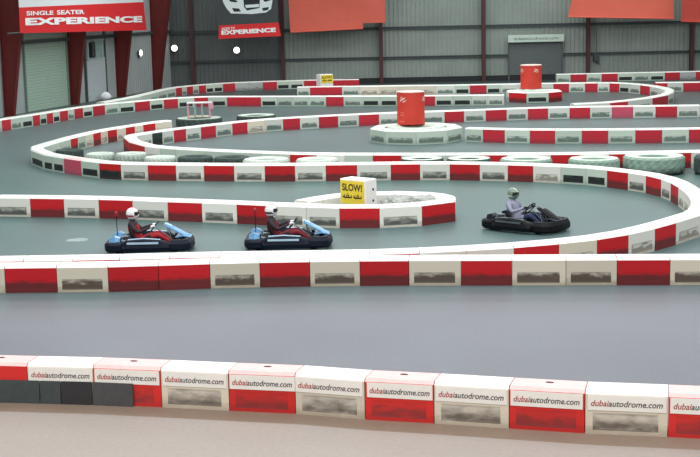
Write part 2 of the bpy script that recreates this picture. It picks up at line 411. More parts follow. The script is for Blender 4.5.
# black rubber skirt in front of the nearest wall, at left
M_rub = [flat('black_rubber', (52, 50, 52), .75), flat('greenish_rubber', (66, 74, 74), .75), flat('grey_rubber', (78, 76, 78), .75)]
sk = empty('rubber_skirt', (PA[1].x, PA[1].y-.4, 0)); tag(sk, 'black rubber skirt panels leaning along the foot of the nearest wall', 'rubber skirt')
def frontA(x):      # point on the front face line of wall A
    for i in range(len(xs_A)-1):
        if xs_A[i] <= x <= xs_A[i+1]:
            t = (x-xs_A[i])/(xs_A[i+1]-xs_A[i]); a, b = PA[i], PA[i+1]; p = a.lerp(b, t); d = (b-a).normalized()
            return Vector((p.x+d.y*.29, p.y-d.x*.29, 0))
xs_A = [-39, 28, 94, 161, 229, 295, 365, 434, 509, 585, 668, 752]
for a, b, mi in ((-38, 40, 1), (41, 61, 1), (62, 92, 0), (93, 133.5, 2)):
    bm = bmesh.new(); A, B = frontA(a), frontA(b); A.x += .0; n = Vector((-(B-A).y, (B-A).x, 0)).normalized()
    lo, hi = .0, .345
    q = [A-n*.012, B-n*.012, B+n*.012, A+n*.012]
    loft(bm, [[v-sk.location for v in q], [v+Vector((0, 0, hi))+n*.02-sk.location for v in q]])
    obj('rubber_panel', bm, M_rub[mi], sk)

# ------------------------------------------------------------------ floor
def floor_mat(name, stops, rough, bump=.15, scale=.35):
    mt, nt, b = newmat(name); N = nt.nodes; K = nt.links
    tc = N.new('ShaderNodeTexCoord'); sx = N.new('ShaderNodeSeparateXYZ'); K.new(tc.outputs['Object'], sx.inputs[0])
    n1 = N.new('ShaderNodeTexNoise'); n1.inputs['Scale'].default_value = scale; n1.inputs['Detail'].default_value = 6; K.new(tc.outputs['Object'], n1.inputs['Vector'])
    ad = N.new('ShaderNodeMath'); ad.operation = 'MULTIPLY_ADD'; ad.inputs[1].default_value = 2.0; K.new(n1.outputs['Fac'], ad.inputs[0]); K.new(sx.outputs['Y'], ad.inputs[2])
    mr = N.new('ShaderNodeMapRange'); mr.inputs['From Min'].default_value = 0; mr.inputs['From Max'].default_value = 120; K.new(ad.outputs[0], mr.inputs['Value'])
    cr = N.new('ShaderNodeValToRGB'); el = cr.color_ramp.elements
    while len(el) > 1: el.remove(el[-1])
    el[0].position = stops[0][0]/120; el[0].color = S(stops[0][1])
    for y, c in stops[1:]:
        e = el.new(y/120); e.color = S(c)
    K.new(mr.outputs['Result'], cr.inputs['Fac'])
    n2 = N.new('ShaderNodeTexNoise'); n2.inputs['Scale'].default_value = 14; n2.inputs['Detail'].default_value = 8; K.new(tc.outputs['Object'], n2.inputs['Vector'])
    mx1 = N.new('ShaderNodeMath'); mx1.operation = 'ADD'; K.new(n1.outputs['Fac'], mx1.inputs[0]); K.new(n2.outputs['Fac'], mx1.inputs[1])
    m3 = N.new('ShaderNodeMapRange'); m3.inputs['From Min'].default_value = .6; m3.inputs['From Max'].default_value = 1.4; m3.inputs['To Min'].default_value = .9; m3.inputs['To Max'].default_value = 1.1
    K.new(mx1.outputs[0], m3.inputs['Value'])
    mm = N.new('ShaderNodeMix'); mm.data_type = 'RGBA'; mm.blend_type = 'MULTIPLY'; mm.inputs['Factor'].default_value = 1
    K.new(cr.outputs['Color'], mm.inputs[6]); K.new(m3.outputs['Result'], mm.inputs[7]); K.new(mm.outputs[2], b.inputs['Base Color'])
    b.inputs['Roughness'].default_value = rough; b.inputs['Specular IOR Level'].default_value = .22
    bp = N.new('ShaderNodeBump'); bp.inputs['Strength'].default_value = bump; bp.inputs['Distance'].default_value = .01; K.new(n2.outputs['Fac'], bp.inputs['Height']); K.new(bp.outputs[0], b.inputs['Normal'])
    return mt
M_track = floor_mat('asphalt_track', [(18, (112, 115, 124)), (27, (116, 118, 126)), (29.5, (92, 110, 112)), (38, (86, 111, 110)), (46, (84, 110, 106)), (60, (94, 110, 111)), (75, (82, 100, 99)), (95, (62, 75, 74))], .42)  # far stops darker and duller: shade and haze put into the colour
M_conc = floor_mat('concrete_walkway', [(0, (166, 155, 149)), (16, (164, 153, 147)), (30, (166, 157, 150))], .5)
M_grime = floor_mat('grimy_concrete', [(0, (138, 120, 106)), (30, (138, 120, 106))], .6, scale=2)
bm = bmesh.new()
ex = [Vector((-45, PA[0].y+.6, 0))] + [Vector((p.x, p.y, 0)) for p in PA] + [Vector((45, PA[-1].y-1.5, 0))]
def strip(lo, hi, mi):
    A = [bm.verts.new(v) for v in lo]; B = [bm.verts.new(v) for v in hi]
    for i in range(len(A)-1): bm.faces.new((A[i], A[i+1], B[i+1], B[i])).material_index = mi
low = [v-Vector((0, .75, 0)) for v in ex]
strip([Vector((v.x, 6, 0)) for v in ex], low, 1); strip(low, ex, 2)
strip(ex, [Vector((v.x, 112, 0)) for v in ex], 0)
bmesh.ops.remove_doubles(bm, verts=bm.verts[:], dist=1e-4)
fl = obj('floor', bm, [M_track, M_conc, M_grime]); tag(fl, kind='structure')
# worn paint mark on the kart lane
bm = bmesh.new(); c = ground(77, 240)
vs = [bm.verts.new((c.x+.30*math.cos(a)*random.uniform(.8, 1.1), c.y+.32*math.sin(a)*random.uniform(.7, 1.1), .003)) for a in [k*2*PI/14 for k in range(14)]]
bm.faces.new(vs); pm = obj('paint_mark', bm, flat('worn_white_paint', (150, 165, 166), .6)); tag(pm, kind='structure')

# ------------------------------------------------------------------ hall shell
def corrugated(p0, p1, z0, z1, mat, name, pitch=.30, dep=.035):
    d = Vector((p1[0]-p0[0], p1[1]-p0[1], 0)); L = d.length; d.normalize(); n = Vector((d.y, -d.x, 0))
    bm = bmesh.new(); base = Vector((p0[0], p0[1], 0)); k = int(L/pitch); prev = None
    for i in range(k):
        for f, o_ in ((0, 0), (.45, 0), (.6, 1), (.85, 1)):
            p = base+d*((i+f)*pitch)+n*(dep*o_)
            cur = (bm.verts.new((p.x, p.y, z0)), bm.verts.new((p.x, p.y, z1)))
            if prev: bm.faces.new((prev[0], cur[0], cur[1], prev[1]))
            prev = cur
    o = obj(name, bm, mat); tag(o, kind='structure'); return o
M_sheetL = flat('shaded_grey_sheet', (98, 104, 103), .5, .1, noise=.1, scale=.6)  # unlit left part of the back wall, its shade put into the colour
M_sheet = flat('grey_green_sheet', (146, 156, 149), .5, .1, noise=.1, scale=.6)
M_steel = flat('oxide_red_steel', (104, 34, 32), .6, noise=.15, scale=3)
M_steeld = flat('dark_oxide_steel', (78, 46, 48), .6, noise=.15, scale=3)
M_girt = flat('grey_girt', (72, 80, 80), .6)
W = lambda x, y: onplane(x, y, Vector((0, YB, 0)), N_)      # a pixel on the back wall
xc0 = W(180, 60).x-.6; xsplit = W(283, 60).x; xend = 44
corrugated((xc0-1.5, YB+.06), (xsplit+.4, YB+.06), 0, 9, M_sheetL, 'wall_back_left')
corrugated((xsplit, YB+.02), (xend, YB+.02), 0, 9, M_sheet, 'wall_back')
for i, (x, y, hgt) in enumerate(((381, 28.4, .20), (350, 58.6, .17), (350, -45, .2))):
    z = W(x, y).z; bm = bmesh.new(); box(bm, ((xc0+xend)/2, YB-.12, z), (xend-xc0, .1, hgt)); box(bm, ((xc0+xend)/2, YB-.18, z+hgt/2-.02), (xend-xc0, .08, .04))
    tag(obj(f'trim_{i+1}', bm, M_girt), kind='structure')
bm = bmesh.new(); xa, xb = W(345, 80).x, W(508, 80).x; box(bm, ((xa+xend)/2, YB-.2, .18), (xend-xa, .12, .36)); tag(obj('baseboard_back', bm, flat('black_plinth', (36, 38, 40), .7)), kind='structure')
posts = [(193, 'leftmost dark steel post on the back wall, near corner'), (283, 'dark red steel post between car banner and left orange banner'),
         (381, 'dark red steel post under right end of left orange banner'), (483, 'dark red steel post left of the grey roller shutter'),
         (587, 'dark red steel post under the middle orange banner'), (690, 'dark red steel post under the far right orange banner')]
for x, lab in posts:
    p = W(x, 55); t = empty('steel_post', (p.x, YB-.42, 0)); tag(t, lab, 'steel post', 'steel posts on the back wall')
    bm = bmesh.new(); box(bm, (0, 0, 4.5), (.04, .36, 9)); obj('web', bm, M_steeld, t)
    for s in (-1, 1):
        bm = bmesh.new(); box(bm, (0, s*.18, 4.5), (.25, .025, 9)); obj('flange', bm, M_steeld, t)
    bm = bmesh.new(); box(bm, (0, 0, .012), (.45, .5, .024)); obj('base_plate', bm, M_steeld, t)
# roller shutter in the back wall and its sign
pa, pb = W(509, 41), W(561, 41); wd = pb.x-pa.x; zt = (pa.z+pb.z)/2
def shutter(name, w, h, mat, matf, slat=.12):
    t = empty(name, (0, 0, 0)); tag(t, kind='structure')
    bm = bmesh.new(); n = int(h/slat); prof = []
    for i in range(n):
        for f, o_ in ((.0, 0), (.12, -.02), (.85, -.02), (.97, 0)): prof.append((o_, (i+f)*h/n))
    A = [bm.verts.new((-w/2, y, z)) for y, z in prof]; B = [bm.verts.new((w/2, y, z)) for y, z in prof]
    for i in range(len(A)-1): bm.faces.new((A[i], B[i], B[i+1], A[i+1]))
    obj('curtain', bm, mat, t)
    for s in (-1, 1):
        bm = bmesh.new(); box(bm, (s*(w/2+.05), -.03, h/2), (.1, .14, h)); obj('guide_rail', bm, matf, t)
    bm = bmesh.new(); box(bm, (0, -.1, h+.16), (w+.2, .3, .3), bev=.03); obj('roller_housing', bm, matf, t)
    return t
M_shut = flat('grey_shutter', (104, 110, 110), .5, .2); M_shf = flat('shutter_frame', (88, 94, 94), .5, .2)
d1 = shutter('door_1', wd, zt, M_shut, M_shf); d1.location = ((pa.x+pb.x)/2, YB-.22, 0)
sg = empty('door_sign', ((pa.x+pb.x)/2, YB-.52, zt+.2)); tag(sg, 'pale green lettered sign board above the grey roller shutter', 'sign')
bm = bmesh.new(); box(bm, (0, 0, 0), (wd+.25, .05, .5), bev=.01); obj('board', bm, flat('pale_sign', (196, 214, 200), .5), sg)
bd_t = link('lettering', text_mesh('dubaiautodrome.com', wd*.86, .2, [flat('green_grey_ink', (96, 116, 110))], bold=.01, shear=.2), sg, (0, -.026, 0))
# small dark box and cables on the wall
p = W(596, 58); eb = empty('junction_box', (p.x, YB-.12, p.z-.2)); tag(eb, 'small dark box with hanging cables on back wall, right of steel post', 'junction box')
bm = bmesh.new(); box(bm, (0, 0, .25), (.42, .2, .55), bev=.03); obj('box', bm, M_girt, eb)
bm = bmesh.new()
for k in range(3): tube(bm, [(.1*k-.05, -.05, .0), (.1*k, -.08, -.2), (.12*k+.03, -.05, -.05-.1*k)], .018, 6)
obj('cable', bm, flat('black_cable', (40, 40, 42)), eb)
bm = bmesh.new(); tube(bm, [(0, -.05, .5), (0, -.05, 2.2)], .02, 6); obj('conduit', bm, M_girt, eb)

# left wall
g1, g4 = ground(8.5, 116.5), ground(159, 90.2)
dl = (g4-g1).normalized(); nl = Vector((dl.y, -dl.x, 0))           # nl points into the hall
off = -nl*.35
end = g4+dl*((YB-g4.y)/dl.y)+off; st_ = g1-dl*18+off
M_left = flat('pale_grey_sheet', (172, 182, 180), .5, .1, noise=.08, scale=.6)
cw = corrugated((st_.x, st_.y), (end.x+.6, end.y+2.0), 0, 9, M_left, 'wall_left', pitch=.34)
PL0 = g1+off
LW = lambda x, y: onplane(x, y, PL0+nl*.05, nl)
rzl = math.atan2(dl.y, dl.x)                                       # local +X along the wall, -Y into the hall
def along(x):                                                       # point on the wall foot seen at column x of the photo
    lo, hi = -15.0, 30.0
    for _ in range(40):
        md = (lo+hi)/2
        if project(g1+off+dl*md)[0] < x: lo = md
        else: hi = md
    return g1+off+dl*lo
cols_ = [((5, 112.5), 'dark red tapered steel column at the far left edge'), ((70, 102.5), 'dark red tapered steel column right of the pale green shutter'),
         ((117, 94.6), 'dark red tapered steel column right of the left-hand grey door'), ((153, 88.5), 'dark red tapered steel column, wide at top, nearest hall corner')]
for (x, y), lab in cols_:
    p = along(x)
    t = empty('steel_column', p+nl*.08, rzl); tag(t, lab, 'steel column', 'tapered frame columns along left wall')
    h = 7.5; d0, d1_ = .44, 1.62
    bm = bmesh.new(); loft(bm, [[(-.02, 0, 0), (.02, 0, 0), (.02, -d0, 0), (-.02, -d0, 0)], [(-.02, 0, h), (.02, 0, h), (.02, -d1_, h), (-.02, -d1_, h)]]); obj('web', bm, M_steel, t)
    bm = bmesh.new(); box(bm, (0, 0, h/2), (.3, .03, h)); obj('flange', bm, M_steel, t)
    bm = bmesh.new(); loft(bm, [[(-.15, -d0, 0), (.15, -d0, 0), (.15, -d0-.03, 0), (-.15, -d0-.03, 0)], [(-.15, -d1_, h), (.15, -d1_, h), (.15, -d1_-.03, h), (-.15, -d1_-.03, h)]]); obj('flange', bm, M_steel, t)
    bm = bmesh.new(); box(bm, (0, -d0/2, .015), (.5, d0+.2, .03)); obj('base_plate', bm, M_steel, t)
# pale green shutter, grey door, window on the left wall
def on_left(x0, x1, ytop):
    a, b = LW(x0, ytop), LW(x1, ytop); return (a+b)/2, (Vector((b.x-a.x, b.y-a.y, 0))).length, (a.z+b.z)/2
c_, w_, z_ = on_left(22, 64, 27)
d2 = shutter('door_2', w_, z_, flat('pale_green_shutter', (168, 192, 176), .5, .1), flat('green_frame', (120, 142, 130), .5), .16)
d2.location = (c_.x, c_.y, 0); d2.rotation_euler.z = rzl
c_, w_, z_ = on_left(84, 104, 60)
d3 = empty('door_3', (c_.x, c_.y, 0), rzl); tag(d3, kind='structure')
bm = bmesh.new(); box(bm, (0, -.06, z_/2), (w_, .08, z_), bev=.01); obj('door_leaf', bm, flat('grey_white_door', (186, 196, 198), .5), d3)
for s in (-1, 1):
    bm = bmesh.new(); box(bm, (s*w_/2, -.08, 2.3), (.1, .14, 4.6)); obj('frame_post', bm, M_shf, d3)
bm = bmesh.new(); box(bm, (w_/2+.55, -.05, z_*.55), (.9, .08, z_*1.1)); obj('side_panel', bm, M_left, d3)
c2, w2, z2 = on_left(86, 104, 40); c3, _, z3 = on_left(86, 104, 59)
wn = empty('window_1', (c2.x, c2.y, z3), rzl); tag(wn, kind='structure')
hh = z2-z3
bm = bmesh.new(); box(bm, (0, -.04, hh/2), (w2, .02, hh)); obj('pane', bm, flat('pale_pane', (152, 182, 176), .25), wn)
bm = bmesh.new()
for z in (0, hh): box(bm, (0, -.06, z), (w2+.1, .1, .12))
for x in (-w2/2, -w2*.12, w2*.3, w2/2): box(bm, (x, -.06, hh/2), (.12, .1, hh))
obj('window_frame', bm, flat('pale_frame', (176, 192, 188), .5), wn)
vf = empty('ventilator', (c2.x-dl.x*w2*.28+nl.x*.1, c2.y-dl.y*w2*.28+nl.y*.1, z3+.1), rzl); tag(vf, 'tall dark louvred ventilator in window above the grey door', 'ventilator')
bm = bmesh.new(); box(bm, (0, -.02, hh/2-.1), (w2*.3, .06, hh-.25)); obj('housing', bm, flat('black_vent', (34, 38, 40), .6), vf)
for k in range(3):
    bm = bmesh.new(); lathe(bm, [(.02, 0), (.2, .02), (.24, .05), (.2, .06)], 14, Matrix.Translation((0, -.06, .25+k*(hh-.5)/2.4)) @ Matrix.Rotation(PI/2, 4, 'X')); obj('fan', bm, flat('vent_grey', (70, 78, 78)), vf)
z_ = LW(140, 36).z; bm = bmesh.new(); a, b = LW(20, 36), LW(178, 36); mid = (a+b)/2
box(bm, (0, -.1, 0), ((b-a).length, .12, .2)); tag(obj('trim_4', bm, M_girt, None, (mid.x, mid.y, (a.z+b.z)/2), rzl), kind='structure')

# round wall lamps
M_lamp = flat('lamp_glow', (255, 250, 240), .4, emit=3.0, noise=0); M_lampb = flat('lamp_body', (90, 94, 94), .4, .6)
def lamp(p, n, lab):
    t = empty('wall_lamp', p); t.rotation_euler = (0, 0, math.atan2(n.y, n.x)+PI/2); tag(t, lab, 'lamp', 'round lamps on the hall walls')
    R = Matrix.Rotation(PI/2, 4, 'X')
    bm = bmesh.new(); lathe(bm, [(.1, -.02), (.17, .02), (.23, .14), (.23, .17)], 20, R); obj('reflector', bm, M_lampb, t, smooth=False)
    bm = bmesh.new(); lathe(bm, [(.21, .165), (.21, .18), (.13, .23), (.03, .25)], 20, R); obj('lens', bm, M_lamp, t, smooth=True)
    bm = bmesh.new(); box(bm, (0, .0, -.2), (.06, .06, .3)); obj('bracket', bm, M_lampb, t)
lamp(LW(137, 53)+nl*.1, nl, 'glowing round lamp on left wall between two red columns')
lamp(W(175, 48)+Vector((0, -.15, 0)), -N_, 'glowing round lamp right of the widest dark red column')
lamp(W(237, 50)+Vector((0, -.15, 0)), -N_, 'glowing round lamp on back wall under the car banner')
# white lump by the grey door
p = ground(106, 100.3); bm = bmesh.new(); bmesh.ops.create_icosphere(bm, subdivisions=3, radius=.30)  # small rounded white form at the wall foot
for v in bm.verts:
    v.co.z = max(v.co.z*.9+.25, 0); v.co.x *= 1+.15*math.sin(v.co.z*9); v.co.y *= .8
    if v.co.z > .6: v.co.x *= .7; v.co.y *= .7
q = obj('lump', bm, flat('white_lump', (246, 248, 250), .7), None, p, 0, True); tag(q, 'white lump at foot of the left wall by the door', 'lump')

# ------------------------------------------------------------------ banners
def quad_bm(c4, sag=0.0, n=8, th=.006):
    """cloth panel from four corners (bl, br, tr, tl) with a slight billow"""
    bm = bmesh.new(); bl, br, tr, tl = c4; nn = (br-bl).cross(tl-bl).normalized(); g = []
    for j in range(n+1):
        g.append([])
        for i in range(n+1):
            u, v = i/n, j/n
            p = bl.lerp(br, u).lerp(tl.lerp(tr, u), v) + nn*(sag*math.sin(PI*u)*math.sin(PI*v+.3))
            g[-1].append(bm.verts.new(p))
    for j in range(n):
        for i in range(n): bm.faces.new((g[j][i], g[j][i+1], g[j+1][i+1], g[j+1][i]))
    return bm
M_bred = flat('banner_red', (222, 40, 44), .6, noise=.05); M_bwhite = flat('banner_white', (226, 230, 232), .6, noise=.03)
M_bdark = flat('banner_dark', (62, 68, 70), .6, noise=.1); M_letter = flat('banner_lettering', (250, 248, 248), .6, noise=.0)
M_or = flat('orange_canvas', (214, 100, 82), .7, noise=.05, scale=1); M_or2 = flat('dark_orange_canvas', (188, 72, 60), .7, noise=.05, scale=1)
def banner_frame(p0, x0, x1, yb, nrm, ztop):
    a = onplane(x0, yb[0], p0, nrm); b = onplane(x1, yb[1], p0, nrm); return a, b
# SINGLE SEATER EXPERIENCE banner in front of the left wall
pB = PL0+nl*2.1
a, b = onplane(20, 33.2, pB, nl), onplane(146.5, 30.2, pB, nl)
ba = math.atan2(b.y-a.y, b.x-a.x); wB = Vector((b.x-a.x, b.y-a.y, 0)).length
def place(o, root): o.parent = root; return o
t1 = onplane(19, 7.5, pB, nl); t2 = onplane(143.5, 2, pB, nl)
mid = (a+b)/2; t = empty('banner', mid, ba); tag(t, 'red and white banner reading SINGLE SEATER EXPERIENCE across the left columns', 'banner')
inv = (Matrix.Translation(mid) @ Matrix.Rotation(ba, 4, 'Z')).inverted()
la, lb, lt2, lt1 = inv @ a, inv @ b, inv @ t2, inv @ t1
obj('red_panel', quad_bm((la, lb, lt2, lt1)), M_bred, t)
hi = Vector((0, 0, 2.6)); obj('white_panel', quad_bm((lt1+Vector((0, .003, 0)), lt2+Vector((0, .003, 0)), lt2+hi, lt1+hi)), M_bwhite, t)
sl = math.atan2(lb.z-la.z, lb.x-la.x)
def letter(body, x0, x1, y0, y1, parent, p0, nrm, inv, rot, mat=M_letter, bold=.02):
    """lettering whose corners sit at the photo's pixels (x0,y0 bottom-left, x1,y1 bottom-right given as (x,ytop,ybottom))"""
    A = onplane(x0[0], x0[2], p0, nrm); B = onplane(x1[0], x1[2], p0, nrm); T = onplane(x0[0], x0[1], p0, nrm)
    w = (B-A).length; h = (T-A).length
    c = inv @ ((A+B)/2); me = text_mesh(body, w, h, [mat], bold=bold, depth=.02)
    s = math.atan2((B-A).z, Vector(((B-A).x, (B-A).y, 0)).length)
    for v in me.vertices:
        x, z = v.co.x, v.co.z+h/2; v.co.x = x*math.cos(s)-z*math.sin(s); v.co.z = x*math.sin(s)+z*math.cos(s)
    return link('lettering', me, parent, c+Vector((0, -.01, 0)))
letter('EXPERIENCE', (25, 18, 25.5), (142, 0, 22.3), 0, 0, t, pB, nl, inv, 0, bold=.05)
letter('SINGLE', (26, 11.2, 15.6), (53, 0, 14.8), 0, 0, t, pB, nl, inv, 0, bold=.03)
letter('SEATER', (56.5, 10.2, 14.7), (84, 0, 14), 0, 0, t, pB, nl, inv, 0, bold=.03)
bm = bmesh.new(); tube(bm, [la+Vector((-1.2, .05, .02)), la+Vector((.3, .05, .03))], .04, 6); obj('hanging_rod', bm, M_girt, t)
# car banner
pC = Vector((0, 93.5, 0))
Q = lambda x, y, pl=pC: onplane(x, y, pl, N_)
a, b = Q(218.5, 39), Q(281, 36)
mid = (a+b)/2; t = empty('banner', mid); tag(t, 'dark banner with white car picture and red EXPERIENCE strip', 'banner')
inv = Matrix.Translation(mid).inverted(); L_ = lambda x, y: inv @ Q(x, y)
obj('red_panel', quad_bm((L_(218.5, 39), L_(281, 36), L_(278.5, 22.5), L_(219, 25.5))), M_bred, t)
obj('dark_panel', quad_bm((L_(219, 25.5), L_(278.5, 22.5), L_(276, -40), L_(218.5, -37))), M_bdark, t)
def poly(name, pts, mat, parent, dy):
    bm = bmesh.new(); bm.faces.new([bm.verts.new(L_(*q)+Vector((0, dy, 0))) for q in pts]); return obj(name, bm, mat, parent)
M_carw = flat('printed_white_car', (226, 236, 236), .6, noise=.04); M_card = flat('printed_dark', (34, 38, 42), .6)
car = poly('car_picture', [(221, -14), (223, 2), (227, 9), (231, 13.5), (252, 14), (266, 12.5), (271, 9), (273, -2), (273, -14)], M_carw, t, -.012)
cp = lambda nm, pts, m_=M_card: poly(nm, pts, m_, car, -.018)
cp('grille', [(243, -6), (260, -6.5), (259.5, 8), (247, 10.5), (244, 7)])
cp('bumper_intake', [(232, 8), (239, 8.5), (241, 11.5), (234, 11.8)]); cp('bumper_intake', [(262, 8), (269, 7), (268, 10), (263, 11)])
cp('headlight', [(228, -3), (238, 1), (236, 2.5), (230, 1.5)]); cp('headlight', [(263, 0), (272, -4), (271, 0), (265, 2)])
cp('number_plate', [(245, 5), (259, 4), (259, 7), (246, 8)], M_carw)
for o in car.children:
    if o.name.startswith('number_plate'): o.location.y -= .006
letter('EXPERIENCE', (221.5, 30.5, 35), (276, 0, 32), 0, 0, t, pC, N_, inv, 0, bold=.05)
letter('AUDI TT', (221.5, 27.6, 30), (235, 0, 29.4), 0, 0, t, pC, N_, inv, 0, bold=.03)
# orange canvases
def canvas(pix, y, mat, lab):
    pl = Vector((0, y, 0)); pts = [onplane(x, yy, pl, N_) for x, yy in pix]; mid = (pts[0]+pts[1])/2
    t = empty('canvas_banner', mid); tag(t, lab, 'banner', 'orange canvas banners along the back wall')
    pts = [p-mid for p in pts]
    obj('canvas', quad_bm(pts, sag=-.15), mat, t)
    bm = bmesh.new(); tube(bm, [pts[0]+Vector((0, -.03, 0)), pts[1]+Vector((0, -.03, 0))], .05, 6); obj('hem', bm, mat, t)
    return t, mid
c1, mid = canvas([(290.5, 32.3), (363, 28.5), (365, -35), (286, -35)], 94.5, M_or, 'faded orange canvas banner right of the car banner, largest one')
pl = Vector((0, 94.5, 0)); pts = [onplane(x, y, pl, N_)-mid for x, y in ((363, 23.2), (385.5, 22.6), (384, -35), (365, -35))]
obj('canvas_flap', quad_bm(pts), M_or, c1)
canvas([(568, 16.8), (674, 18.6), (673, -40), (580, -40)], 94.0, M_or, 'pale orange canvas banner with slanted left edge, right half of hall')
canvas([(681, 21.3), (735, 23), (735, -40), (683, -40)], 93.0, M_or2, 'dark orange canvas banner at the upper right corner')

# ------------------------------------------------------------------ drums
M_drum = flat('drum_red', (208, 62, 48), .5, noise=.06, scale=3); M_rim = flat('drum_rim', (236, 214, 206), .5); M_mark = flat('drum_mark', (236, 190, 180), .5)
def drum(c, zb, R, h, marks, lab):
    t = empty('drum', (c.x, c.y, zb)); tag(t, lab, 'drum', 'red drums on the round islands')
    bm = bmesh.new(); pr = [(R*.96, 0), (R, .03), (R, .06), (R*.985, .09), (R*.985, h-.09), (R, h-.06), (R, h-.03)]
    lathe(bm, pr, 36); obj('shell', bm, M_drum, t)
    bm = bmesh.new(); lathe(bm, [(R*1.0, h-.03), (R*1.01, h), (R*.93, h+.012), (R*.9, h-.01)], 36); obj('lid', bm, M_rim, t)
    for ang, kind in marks:
        m_ = bmesh.new()
        def curve(u, z): a = ang+u/R; return ((R+.006)*math.sin(a), -(R+.006)*math.cos(a), z)
        def patch(pts):
            fs = m_.faces.new([m_.verts.new(curve(u, z)) for u, z in pts])
        z0 = h*.72
        # swept flag-like emblem: three slanting strokes over a dot
        patch([(-.17, z0-.02), (.02, z0+.05), (.13, z0+.16), (-.02, z0+.14), (-.15, z0+.06)])
        patch([(-.05, z0-.06), (.10, z0-.02), (.17, z0+.06), (.05, z0+.03)])
        patch([(-.15, z0+.1), (-.04, z0+.16), (-.02, z0+.2), (-.13, z0+.17)])
        obj('emblem', m_, M_mark, t)
        if kind:
            w_ = bmesh.new()
            for zz, l in ((.36, .12), (.29, .17), (.10, .2)):
                w_.faces.new([w_.verts.new(((R+.006)*math.sin(ang+u/R), -(R+.006)*math.cos(ang+u/R), h*zz+dz)) for u, dz in ((-l, 0), (l*.3, 0), (l*.3, .035), (-l, .035))])
            obj('printed_lines', w_, flat('drum_print', (232, 120, 104), .5), t)
# ------------------------------------------------------------------ tyres
M_tyd = flat('dark_tyre_rubber', (62, 76, 72), .8, noise=.2, scale=6); M_typ = plastic('pale_painted_tyre', (196, 208, 196), (92, 112, 104), .12, .42, streak=.3)
M_tytop = flat('pale_tyre_top', (206, 216, 204), .7, noise=.1, scale=4); M_tyg = plastic('greenish_tyre', (142, 166, 152), (52, 64, 62), .06, .34, streak=.25)
def tyre_bm(R, w, n=84, deep=.05):
    bm = bmesh.new(); ri = R*.5
    prof = [(ri, .12*w), (R*.72, 0), (R*.93, .03*w), (R, .14*w), (R, .38*w), (R, .62*w), (R, .86*w), (R*.93, .97*w), (R*.72, w), (ri+.02, .9*w), (ri, .8*w)]
    rings = []
    for i, (r, z) in enumerate(prof):
        ring = []
        for k in range(n):
            a = 2*PI*k/n; rr = r
            if 3 <= i <= 6:
                ph = (k + (i-3)*1) % 4
                rr = r-deep if ph < 2 else r
            ring.append(bm.verts.new((rr*math.cos(a), rr*math.sin(a), z)))
        rings.append(ring)
    L = len(rings)
    for i in range(L):
        for k in range(n):
            f = bm.faces.new((rings[i][k], rings[i][(k+1) % n], rings[(i+1) % L][(k+1) % n], rings[(i+1) % L][k]))
            f.material_index = 1 if i in (7, 8) else 0
    return bm
def tyre(c, R, w, side, top, lab, rz=0.0, deep=.05, z=0):
    o = obj('tyre', tyre_bm(R, w, deep=deep), [side, top], None, (c.x, c.y, z), rz); tag(o, lab, 'tyre', 'flat tyres lying inside the barriers'); return o
drum_t1 = tyre(C1, 1.2, .60, M_typ, M_tytop, 'pale flat tyre under the near red drum')
drum(ground(411, 123.6, .62), .60, .585, 1.37, ((-.62, 1), (1.15, 0)), 'larger red drum with white emblem, on round island at centre')
tyre(C2, .9, .60, M_typ, M_tytop, 'pale flat tyre under the far red drum')
drum(ground(531, 88.2, .62), .60, .60, 1.33, ((-1.1, 0), (.42, 0)), 'smaller far red drum with two white emblems, by back wall')
TY = [((654, 154.6), 1.0, .60, M_tyg, M_tytop, 'largest whole tyre, pale green with dark foot, inside right hairpin'),
      ((725, 155.0), .98, .60, M_tyd, M_tyd, 'dark tyre cut off by the right edge, beside largest tyre'),
      ((594, 157.4), .83, .58, M_tyg, M_tytop, 'pale flat tyre just left of the largest tyre'),
      ((526, 157.6), .86, .56, M_tyg, M_tytop, 'pale flat tyre, second to the left of the largest tyre'),
      ((469, 157.4), .74, .58, M_tyd, M_tytop, 'pale topped dark tyre below right end of near drum island'),
      ((422, 157.4), .72, .58, M_tyd, M_tytop, 'pale topped dark tyre directly below the near drum island'),
      ((317, 158.2), .72, .56, M_typ, M_tytop, 'low pale tyre behind the wall above the SLOW box'),
      ((266, 158.2), .80, .56, M_typ, M_tytop, 'wide low pale tyre left of the tyre above SLOW box'),
      ((232, 156.4), .62, .50, M_tyd, M_tyd, 'dark treaded tyre, right one of a touching pair left of centre'),
      ((195, 156), .62, .50, M_tyd, M_tyd, 'dark treaded tyre, left one of a touching pair left of centre'),
      ((160, 156.2), .56, .50, M_typ, M_tytop, 'whitish tyre with zigzag tread, left of the dark treaded pair'),
      ((131, 152.6), .56, .50, M_typ, M_tytop, 'whitish worn tyre in middle of left hairpin, right one'),
      ((100, 152.8), .52, .50, M_typ, M_tytop, 'whitish worn tyre in middle of left hairpin, left one'),
      ((69.5, 149.2), .52, .46, M_tyd, M_tyd, 'small black tyre inside the tip of the left hairpin'),
      ((199, 117.4), 1.1, .42, M_tyd, M_typ, 'very wide dark tyre with pale top under the metal stand'),
      ((256, 114.6), .94, .42, M_tyd, M_typ, 'wide flat dark tyre right of the metal stand')]
for (x, y), R, w, s, tp, lab in TY: tyre(ground(x, y, w), R, w, s, tp, lab, rz=random.uniform(0, 1), deep=.028)

